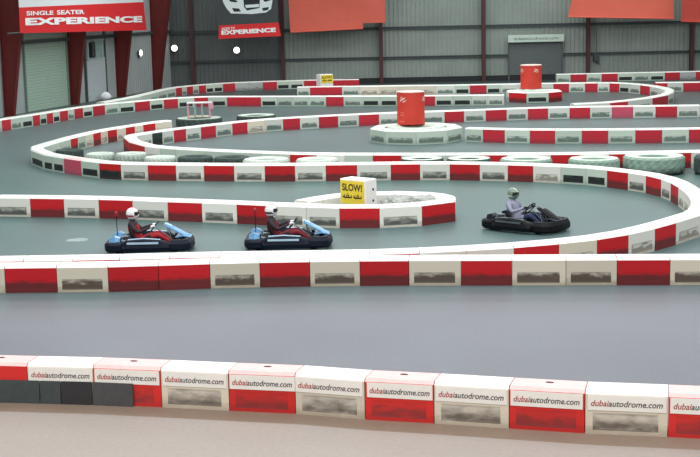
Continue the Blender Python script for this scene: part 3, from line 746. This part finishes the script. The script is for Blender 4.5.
# metal stand on the wide tyre
p = ground(200, 117.4, .42); t = empty('metal_stand', (p.x, p.y, .42)); tag(t, 'small white metal stand with pink legs on the wide flat tyre', 'stand')
M_mw = flat('white_metal', (232, 232, 230), .4); M_mp = flat('pink_paint', (208, 150, 160), .5); M_mg = flat('pale_grey_metal', (150, 166, 170), .4)
bm = bmesh.new(); box(bm, (0, 0, .70), (1.18, .45, .06), bev=.015); obj('top_bar', bm, M_mw, t)
for x, mq in ((-.54, M_mp), (-.2, M_mg), (.12, M_mg), (.48, M_mp)):
    bm = bmesh.new(); box(bm, (x, -.16, .34), (.07, .06, .68), bev=.01); box(bm, (x, .16, .34), (.07, .06, .68), bev=.01); obj('leg', bm, mq, t)
bm = bmesh.new(); box(bm, (.56, -.2, .55), (.22, .06, .3), bev=.02); obj('side_plate', bm, M_mp, t)
bm = bmesh.new(); box(bm, (-.05, 0, .06), (.9, .36, .05), bev=.01); obj('shelf', bm, flat('cream_shelf', (222, 214, 186)), t)

# ------------------------------------------------------------------ sign boxes
M_boxw = flat('white_box', (240, 238, 236), .5, noise=.04); M_yel = flat('yellow_panel', (240, 214, 66), .5, noise=.05, scale=5); M_bk = flat('black_ink', (52, 40, 22), .6)
M_arab = flat('brown_black_ink', (44, 34, 16), .6)
def sign_box(c, rz, w, d, h, ph, lab, full):
    t = empty('sign_box', c, rz); tag(t, lab, 'sign box', 'white boxes with yellow signs')
    bm = bmesh.new(); box(bm, (0, 0, h/2), (w, d, h), bev=.03); obj('box', bm, M_boxw, t)
    bm = bmesh.new(); box(bm, (0, -d/2-.008, h-.05-ph/2), (w*.93, .016, ph)); pn = obj('yellow_panel', bm, M_yel, t)
    zc = h-.05-ph/2
    link('lettering', text_mesh('SLOW!', w*.78, ph*.32, [M_bk], bold=.03), pn, (0, -d/2-.017, zc+ph*.22))
    # two words of Arabic lettering drawn as brush strokes, read right to left
    bm = bmesh.new()
    def st(pts, r):
        n = len(pts); y = -d/2-.019
        L = []; Rr = []
        for i, (x, z) in enumerate(pts):
            a = pts[max(i-1, 0)]; b = pts[min(i+1, n-1)]; dx, dz = b[0]-a[0], b[1]-a[1]; l = math.hypot(dx, dz) or 1
            L.append(bm.verts.new((x-dz/l*r, y, z+dx/l*r))); Rr.append(bm.verts.new((x+dz/l*r, y, z-dx/l*r)))
        for i in range(n-1): bm.faces.new((L[i], L[i+1], Rr[i+1], Rr[i]))
    zb = zc-ph*.22; k = w/.9
    for x0, ws in ((.05*k, .27*k), (-.33*k, .30*k)):
        st([(x0, zb+.04), (x0+.02, zb), (x0+ws*.3, zb-.005), (x0+ws*.7, zb), (x0+ws, zb), (x0+ws, zb+.06)], .02*k)
        st([(x0+ws*.45, zb), (x0+ws*.45, zb+.05), (x0+ws*.6, zb+.07), (x0+ws*.7, zb+.04), (x0+ws*.65, zb)], .016*k)
        st([(x0+ws*.2, zb), (x0+ws*.2, zb+.08)], .014*k)
        st([(x0+ws*.5, zb+.1), (x0+ws*.56, zb+.1)], .016*k); st([(x0+ws*.25, zb-.05), (x0+ws*.31, zb-.05)], .014*k)
    obj('arabic_lettering', bm, M_arab, pn)
    for z in (h-.28, h-.58):
        bm = bmesh.new(); lathe(bm, [(.035, 0), (.035, .006)], 12, Matrix.Translation((w/2+.0005, .08, z)) @ Matrix.Rotation(PI/2, 4, 'Y')); obj('bolt_hole', bm, M_slot, t)
    return t
cn = ground(365.5, 203.4, .5); th = math.radians(-40)
# near vertical edge of the box is its front right corner
w, d = .88, .5
off2 = Matrix.Rotation(th, 3, 'Z') @ Vector((w/2, -d/2, 0))
sign_box(Vector((cn.x-off2.x, cn.y-off2.y+.12, 0)), th, w, d, 1.10, .62, 'near white box with yellow SLOW sign, standing inside the kart island', True)
cn2 = ground(325, 92.6)
sign_box(Vector((cn2.x, cn2.y, 0)), math.radians(30), .92, .55, 1.16, .5, 'far small white box with yellow sign, by the back wall', False)
# grey rubble in the SLOW island
bm = bmesh.new(); c = ground(411, 202.6, .4)
for k in range(44):
    q = Matrix.Translation((random.uniform(-.7, .65), random.uniform(-.2, .2), random.uniform(.1, .5))) @ Matrix.Rotation(random.uniform(0, 3), 4, 'Z') @ Matrix.Rotation(random.uniform(-.5, .5), 4, 'X') @ Matrix.Diagonal((random.uniform(.15, .34), random.uniform(.12, .26), random.uniform(.10, .2), 1))
    bmesh.ops.create_icosphere(bm, subdivisions=1, radius=1, matrix=q)
for v in bm.verts: v.co.z = max(v.co.z, 0)
rb = obj('rubble', bm, flat('grey_rubble', (176, 178, 174), .9, noise=.25, scale=5), None, (c.x, c.y, 0)); tag(rb, 'heap of pale grey rubble filling the SLOW box island', 'rubble', kind='stuff')

# ------------------------------------------------------------------ karts
M_navy = flat('navy_plastic', (13, 21, 38), .5, spec=.2, noise=.1); M_black = flat('black_plastic', (9, 12, 17), .5, spec=.2, noise=.1)
M_lblue = flat('light_blue_plastic', (100, 158, 204), .3, noise=.06, coat=.4); M_pale = flat('pale_blue_white', (186, 212, 234), .35, noise=.04)
M_tube = flat('grey_tube', (120, 126, 132), .35, .8); M_tyre = flat('kart_tyre', (26, 27, 29), .8); M_seat = flat('black_seat', (34, 34, 40), .5)
M_hub = flat('alloy_hub', (170, 174, 178), .35, .7); M_dred = flat('dark_red_lamp', (150, 30, 40), .4)
def band(pts, sec):
    """sweep a (offset, z) section along a plan path; offset is outwards to the right of travel"""
    secs = []
    for i, p in enumerate(pts):
        a = Vector(pts[max(i-1, 0)]); b = Vector(pts[min(i+1, len(pts)-1)]); t = (b-a).normalized(); n = Vector((t.y, -t.x))
        k = 1.0
        secs.append([(p[0]+n.x*o, p[1]+n.y*o, z) for o, z in sec])
    bm = bmesh.new(); loft(bm, secs); return bm
def arc(cx, cy, r, a0, a1, n): return [(cx+r*math.cos(a0+(a1-a0)*k/n), cy+r*math.sin(a0+(a1-a0)*k/n)) for k in range(n+1)]
def kart(c, rz, lab, dark=False):
    t = empty('go_kart', (c.x, c.y, 0), rz); tag(t, lab, 'go-kart', 'go-karts on the track')
    body = M_black if dark else M_navy; acc = M_navy if dark else M_lblue; acc2 = M_lblue if dark else M_pale
    sec = [(-.05, .07), (.05, .05), (.09, .10), (.09, .22), (.05, .27), (-.05, .27)]
    # plan runs anticlockwise so that outside is to the right
    rear = [(-.62, .58)] + arc(-.80, .42, .16, PI/2, PI, 4) + arc(-.80, -.42, .16, PI, 1.5*PI, 4) + [(-.62, -.58)]
    front = [(.52, -.55), (.68, -.55)] + arc(.74, -.36, .2, -PI/2+.2, -.3, 4) + [(.97, -.15), (.98, 0), (.97, .15)] + arc(.74, .36, .2, .3, PI/2-.2, 4) + [(.68, .55), (.52, .55)]
    obj('rear_bumper', band(rear, sec), body, t); 
    fsec = [(-.06, .06), (.03, .05), (.07, .10), (.06, .22), (.0, .31), (-.08, .31)]
    fb = obj('front_bumper', band(front, fsec), body, t)
    bm = bmesh.new(); loft(bm, [[(.62, -.28, .315), (.62, .28, .315), (.62, .28, .335), (.62, -.28, .335)], [(.80, -.26, .345), (.80, .26, .345), (.80, .26, .37), (.80, -.26, .37)], [(.97, -.20, .29), (.97, .20, .29), (.98, .20, .315), (.98, -.20, .315)]])
    obj('nose_cowl', bm, acc, t)
    for s in (-1, 1):
        y = s*.60
        bm = bmesh.new()
        def sc(x, zt, wd): return [(x, y-wd, .07), (x, y+wd, .06), (x, y+wd+.02, .16), (x, y+wd-.02, zt-.03), (x, y+wd-.06, zt), (x, y-wd+.03, zt), (x, y-wd, zt-.05)]
        def sc2(x, zt, wd): 
            q = sc(x, zt, wd); return q if s > 0 else [(a_, 2*y-b_, c_) for a_, b_, c_ in q][::-1]
        loft(bm, [sc2(-.60, .26, .09), sc2(-.50, .34, .11), sc2(-.1, .36, .115), sc2(.3, .33, .11), sc2(.46, .28, .10), sc2(.52, .22, .07)])
        sp = obj('side_pod', bm, body, t)
        bm = bmesh.new(); loft(bm, [[(-.46, y-.05, .342), (-.46, y+.05, .342), (-.46, y+.05, .356), (-.46, y-.05, .356)], [(-.1, y-.05, .366), (-.1, y+.05, .366), (-.1, y+.05, .376), (-.1, y-.05, .376)], [(.30, y-.04, .336), (.30, y+.04, .336), (.30, y+.04, .346), (.30, y-.04, .346)]])
        box(bm, (-.1, y+s*.118, .275), (.74, .02, .045))
        obj('stripe', bm, acc2 if not dark else M_tube, sp)
    bm = bmesh.new(); loft(bm, [[(-.78, -.36, .055), (-.78, .36, .055), (-.78, .36, .08), (-.78, -.36, .08)], [(.35, -.34, .055), (.35, .34, .055), (.35, .34, .08), (.35, -.34, .08)], [(.86, -.18, .055), (.86, .18, .055), (.86, .18, .08), (.86, -.18, .08)]]); obj('floor_pan', bm, M_tube, t)
    bm = bmesh.new()
    for s in (-1, 1): tube(bm, [(-.8, s*.34, .12), (-.2, s*.36, .12), (.35, s*.30, .12), (.85, s*.2, .13)], .016, 6)
    tube(bm, [(-.74, -.42, .135), (-.74, .42, .135)], .018, 6); tube(bm, [(.58, -.42, .135), (.58, .42, .135)], .016, 6); obj('frame', bm, M_tube, t)
    for x, R_, wd, yy in ((-.72, .14, .19, .44), (.60, .13, .12, .43)):
        for s in (-1, 1):
            M_ = Matrix.Translation((x, s*yy, R_)) @ Matrix.Rotation(PI/2, 4, 'X')
            bm = bmesh.new(); lathe(bm, [(R_*.5, -wd/2), (R_*.92, -wd/2), (R_, -wd*.32), (R_, wd*.32), (R_*.92, wd/2), (R_*.5, wd/2)], 20, M_, closed=True); tr = obj('wheel', bm, M_tyre, t)
            bm = bmesh.new(); lathe(bm, [(R_*.12, -wd*.4), (R_*.52, -wd*.42), (R_*.52, wd*.42), (R_*.12, wd*.4)], 14, M_); obj('hub', bm, M_hub, tr)
    # bucket seat
    bm = bmesh.new(); secs = []
    for x, z, hw, up in ((.0, .12, .17, .05), (-.2, .09, .19, .10), (-.34, .11, .20, .15), (-.43, .22, .20, .14), (-.49, .40, .19, .10), (-.53, .56, .15, .04)):
        nx, nz = (0, 1) if x > -.35 else (.92, .38)
        secs.append([(x+nx*up*abs(q)**2, q*hw, z+nz*up*abs(q)**2) for q in (-1, -.6, 0, .6, 1)] + [(x-.015-nx*0+nx*up*abs(q)**2-.0, q*(hw+.012), z-.018+nz*up*abs(q)**2) for q in (1, .6, 0, -.6, -1)])
    loft(bm, secs); obj('seat', bm, M_seat, t, smooth=False)
    # engine behind the seat on the right, fuel tank, light mast
    bm = bmesh.new(); box(bm, (-.52, -.40, .22), (.26, .2, .22), bev=.03)
    for k in range(5): box(bm, (-.52, -.40, .34+k*.016), (.2-.01*k, .16, .007))
    obj('engine', bm, M_tube, t)
    bm = bmesh.new(); box(bm, (-.50, .40, .24), (.30, .18, .2), bev=.05); obj('rear_cover', bm, body, t)
    bm = bmesh.new(); loft(bm, [[(-.93, q, z) for q, z in ((.22, .27), (.46, .27), (.42, .36), (.26, .36))], [(-.80, q, z) for q, z in ((.20, .27), (.50, .27), (.46, .40), (.24, .40))], [(-.68, q, z) for q, z in ((.22, .27), (.48, .27), (.44, .35), (.26, .35))]]); obj('rear_cowl', bm, acc, t)
    bm = bmesh.new(); loft(bm, [[(-.93, q, z) for q, z in ((-.46, .27), (-.22, .27), (-.26, .36), (-.42, .36))], [(-.80, q, z) for q, z in ((-.50, .27), (-.20, .27), (-.24, .40), (-.46, .40))], [(-.68, q, z) for q, z in ((-.48, .27), (-.22, .27), (-.26, .35), (-.44, .35))]]); obj('rear_cowl', bm, acc, t)
    if not dark:
        bm = bmesh.new(); tube(bm, [(-.80, 0, .20), (-.81, 0, .84)], .010, 6); ms = obj('light_mast', bm, M_black, t)
        bm = bmesh.new(); lathe(bm, [(.02, .82), (.045, .84), (.045, .91), (.025, .94)], 12, Matrix.Translation((-.81, 0, 0))); obj('rear_light', bm, M_dred, ms)
    # steering column, wheel, front fairing
    wc = Vector((.10, 0, .56)); ax = Vector((.62, 0, -.5)).normalized()
    bm = bmesh.new(); tube(bm, [wc, wc+ax*.52], .014, 8); obj('steering_column', bm, M_tube, t)
    e1 = Vector((0, 1, 0)); e2 = ax.cross(e1)
    bm = bmesh.new(); tube(bm, [wc+(e1*math.cos(a)+e2*math.sin(a))*.155 for a in [k*2*PI/24 for k in range(24)]], .014, 8, closed=True)
    for a in (PI/2, PI/2+2.1, PI/2-2.1): tube(bm, [wc, wc+(e1*math.cos(a)+e2*math.sin(a))*.15], .01, 6)
    obj('steering_wheel', bm, M_black, t)
    bm = bmesh.new(); secs = []
    for x, z, hw in ((.36, .645, .10), (.42, .63, .15), (.58, .55, .17), (.76, .45, .16), (.92, .355, .13)):
        secs.append([(x, q*hw, z-.05*q*q) for q in (-1, -.5, 0, .5, 1)] + [(x-.012, q*hw, z-.024-.05*q*q) for q in (1, .5, 0, -.5, -1)])
    loft(bm, secs); fr = obj('front_fairing', bm, acc if not dark else M_black, t)
    bm = bmesh.new(); secs = []
    for x, z, hw in ((.352, .652, .08), (.41, .638, .12), (.52, .585, .13)):
        secs.append([(x, q*hw, z+.004-.05*q*q) for q in (-1, -.5, 0, .5, 1)] + [(x, q*hw, z-.006-.05*q*q) for q in (1, .5, 0, -.5, -1)])
    loft(bm, secs); obj('number_panel', bm, M_pale if not dark else M_tube, fr)
    bm = bmesh.new()
    for s in (-1, 1): tube(bm, [(.38, s*.1, .64), (.5, s*.12, .3), (.56, s*.14, .12)], .01, 6)
    obj('fairing_bracket', bm, M_tube, t)
    return t

def skin(name, chains, mats, sub=2):
    """chains: list of lists of (x,y,z,r); first point of later chains may repeat an earlier point to branch from it"""
    bm = bmesh.new(); V = {}; E = []
    R = []
    for ch in chains:
        prev = None
        for x, y, z, r in ch:
            k = (round(x, 4), round(y, 4), round(z, 4))
            if k not in V: V[k] = len(R); R.append((x, y, z, r))
            if prev is not None and prev != V[k]: E.append((prev, V[k]))
            prev = V[k]
    bm.free()
    me = bpy.data.meshes.new(name); me.from_pydata([q[:3] for q in R], E, []); o = bpy.data.objects.new(name, me); COL.objects.link(o)
    o.modifiers.new('s', 'SKIN').use_smooth_shade = True
    sl_ = me.skin_vertices[0].data if me.skin_vertices else None
    if sl_ is None:
        bm = bmesh.new(); bm.from_mesh(me); bm.verts.layers.skin.verify(); bm.to_mesh(me); bm.free(); sl_ = me.skin_vertices[0].data
    for i, q in enumerate(R):
        rr = q[3]; sl_[i].radius = (rr, rr) if not isinstance(rr, tuple) else rr
        sl_[i].use_root = (i == 0)
    mm = o.modifiers.new('d', 'SUBSURF'); mm.levels = sub; mm.render_levels = sub
    return evalmesh(o, name, mats)

def driver(c, rz, lab, top, legs, glove, hshell, hstripe, hvis, shoe):
    # seated, leaning back, arms out to the wheel, knees raised
    hip = (-.30, 0, .235, .125)
    chains = [[hip, (-.35, 0, .36, .145), (-.40, 0, .50, .165), (-.43, 0, .62, .14), (-.435, 0, .71, .07), (-.43, 0, .79, .075), (-.425, 0, .86, .08)]]
    for s in (-1, 1):
        chains.append([hip, (-.22, s*.10, .24, .085), (.02, s*.14, .33, .082), (.20, s*.15, .385, .066), (.36, s*.14, .29, .056), (.53, s*.12, .165, .042)])
        chains.append([(-.43, 0, .62, .14), (-.43, s*.16, .64, .08), (-.36, s*.25, .55, .062), (-.26, s*.275, .46, .055), (-.10, s*.235, .52, .042), (.015, s*.175, .575, .032)])
    me = skin('person', chains, [top[0], top[1], legs])
    for p in me.polygons:
        cc_ = sum((me.vertices[i].co for i in p.vertices), Vector())/len(p.vertices)
        if cc_.z < .30 + .0 and cc_.x > -.36 or cc_.x > .03 and abs(cc_.y) < .24 and cc_.z < .52: p.material_index = 2
        elif abs(cc_.y) > .17 or cc_.z > .63: p.material_index = 1
        else: p.material_index = 0
    o = link('person', me, None, (c.x, c.y, 0), rz); tag(o, lab, 'person', 'drivers seated in the karts')
    # helmet
    hc = Vector((-.425, 0, .885)); bm = bmesh.new(); bmesh.ops.create_uvsphere(bm, u_segments=28, v_segments=18, radius=1)
    for v in bm.verts:
        x, y, z = v.co
        sx_ = .160 if x > 0 else .148
        q = Vector((x*sx_, y*.13, z*.148))
        if z < -.1 and x > .2: q.x += .02*(x-.2)              # chin bar juts forward
        if z < -.75: q.z = -.75*.148-(.02)
        v.co = q
    for f in bm.faces:
        cc_ = f.calc_center_median()
        f.material_index = 1 if (abs(cc_.y) < .03 and cc_.z > .02) or (-.07 < cc_.z < -.03 and cc_.x < .05) else 0
    hl = obj('helmet', bm, [hshell, hstripe], o, hc, 0, True)
    bm = bmesh.new(); g = []
    for j in range(5):
        z = -.038+.09*j/4; k = math.sqrt(max(0, 1-(z/.148)**2)); g.append([])
        for i in range(13):
            a = -1.15+2.3*i/12; g[-1].append(bm.verts.new((.166*k*math.cos(a)+.004, .137*k*math.sin(a), z)))
    for j in range(4):
        for i in range(12): bm.faces.new((g[j][i], g[j][i+1], g[j+1][i+1], g[j+1][i]))
    obj('visor', bm, hvis, hl, smooth=True)
    # gloved hands closed round the steering wheel rim
    for s in (-1, 1):
        P0 = Vector((.02, s*.175, .575))
        ch = [[(0, 0, 0, .03), (.03, 0, .008, .038), (.062, 0, .012, .034)]]
        for k, (dy, ln) in enumerate(((-.028, .9), (-.010, 1.0), (.010, .95), (.027, .78))):
            ch.append([(.062, 0, .012, .034), (.078, dy, .022, .012), (.078+.026*ln, dy, .030, .0105), (.078+.036*ln, dy, .008, .0100), (.078+.018*ln, dy, -.014, .0085)])
        ch.append([(.03, 0, .008, .038), (.048, -s*.038, .0, .0125), (.072, -s*.05, -.012, .0105), (.092, -s*.046, -.018, .009)])
        gm = skin('glove', ch, [glove], 1)
        link('glove', gm, o, P0, -s*.15)
        bm = bmesh.new(); secs = []
        for x, z, wd, hgt in ((.49, .10, .035, .05), (.53, .10, .045, .06), (.60, .13, .048, .045), (.66, .175, .045, .035), (.70, .21, .03, .02)):
            secs.append([(x-hgt*.5*q2, s*.12+q*wd, z+hgt*q2) for q, q2 in ((-1, -.2), (1, -.2), (1, .5), (.5, 1), (-.5, 1), (-1, .5))])
        loft(bm, secs); obj('shoe', bm, shoe, o, smooth=True)
    return o
M_sred = flat('red_suit', (168, 34, 44), .7, noise=.15); M_sdk = flat('dark_suit', (46, 32, 40), .7, noise=.15); M_smar = flat('maroon_suit', (118, 28, 42), .7, noise=.15)
M_glw = flat('white_glove', (232, 236, 240), .6); M_glb = flat('black_glove', (38, 38, 44), .6); M_hw = flat('white_helmet', (244, 242, 242), .25, noise=.02, coat=.5)
M_hr = flat('red_helmet_mark', (190, 60, 60), .3); M_hk = flat('black_helmet_mark', (34, 32, 36), .3); M_hg = flat('greenish_helmet', (112, 136, 118), .25, noise=.15, coat=.5)
M_hl = flat('pale_helmet_mark', (206, 216, 196), .3); M_vis = flat('dark_visor', (28, 26, 32), .12, noise=0, coat=.8); M_lav = flat('lavender_grey_shirt', (150, 152, 172), .8, noise=.1)
M_blue = flat('dark_blue_trousers', (40, 52, 86), .8); M_shw = flat('white_shoe', (226, 226, 226), .6); M_shk = flat('dark_shoe', (50, 46, 54), .6)
k1 = ground(151.5, 249.4); k2 = ground(289.5, 246.2); k3 = ground(527, 229.4)
kart(k1, math.radians(0), 'navy go-kart with pale blue nose, leftmost, beside the near wall'); kart(k2, math.radians(-1), 'navy go-kart with light blue stripe, middle of the three')
kart(k3, math.radians(-40), 'black go-kart turning towards the camera, rightmost of the three', True)
driver(k1, math.radians(0), 'person in white and red helmet and red suit, driving leftmost kart', (M_sred, M_sdk), M_sred, M_glw, M_hw, M_hr, M_vis, M_shk)
driver(k2, math.radians(-1), 'person in white helmet with black visor and maroon suit, driving middle kart', (M_smar, M_sdk), M_smar, M_glw, M_hw, M_hk, M_vis, M_shw)
driver(k3, math.radians(-40), 'person in greenish helmet and lavender grey shirt, driving right-hand kart', (M_lav, M_lav), M_blue, M_glb, M_hg, M_hl, M_vis, M_shw)

# ------------------------------------------------------------------ light
wld = bpy.data.worlds.new('world'); bpy.context.scene.world = wld; wld.use_nodes = True
bg = wld.node_tree.nodes['Background']; bg.inputs[0].default_value = (.92, .97, 1.0, 1); bg.inputs[1].default_value = .42
def area(x, y, z, sx, sy, e, c=(1, .98, .95)):
    l = bpy.data.lights.new('hall_light', 'AREA'); l.shape = 'RECTANGLE'; l.size = sx; l.size_y = sy; l.energy = e; l.color = c
    o = bpy.data.objects.new('hall_light', l); COL.objects.link(o); o.location = (x, y, z); return o
area(0, 12, 12, 30, 10, 2300, (1, .97, .93))
for y in (30, 46, 62, 78): area(2, y, 12, 36, 8, 2400, (.96, 1, .99))
area(16, 90, 11, 22, 6, 700, (.96, 1, .98))  # extra unseen light, added to brighten the right of the back wall
sn = bpy.data.lights.new('fill_sun', 'SUN'); sn.energy = .72; sn.angle = 1.2; so = bpy.data.objects.new('fill_sun', sn); COL.objects.link(so)  # no sun indoors: added as soft even fill over the whole hall
so.rotation_euler = (math.radians(38), 0, math.radians(-8))
vs_ = bpy.context.scene.view_settings; vs_.view_transform = 'Standard'; vs_.look = 'None'; vs_.exposure = 0.0; vs_.gamma = 1.0
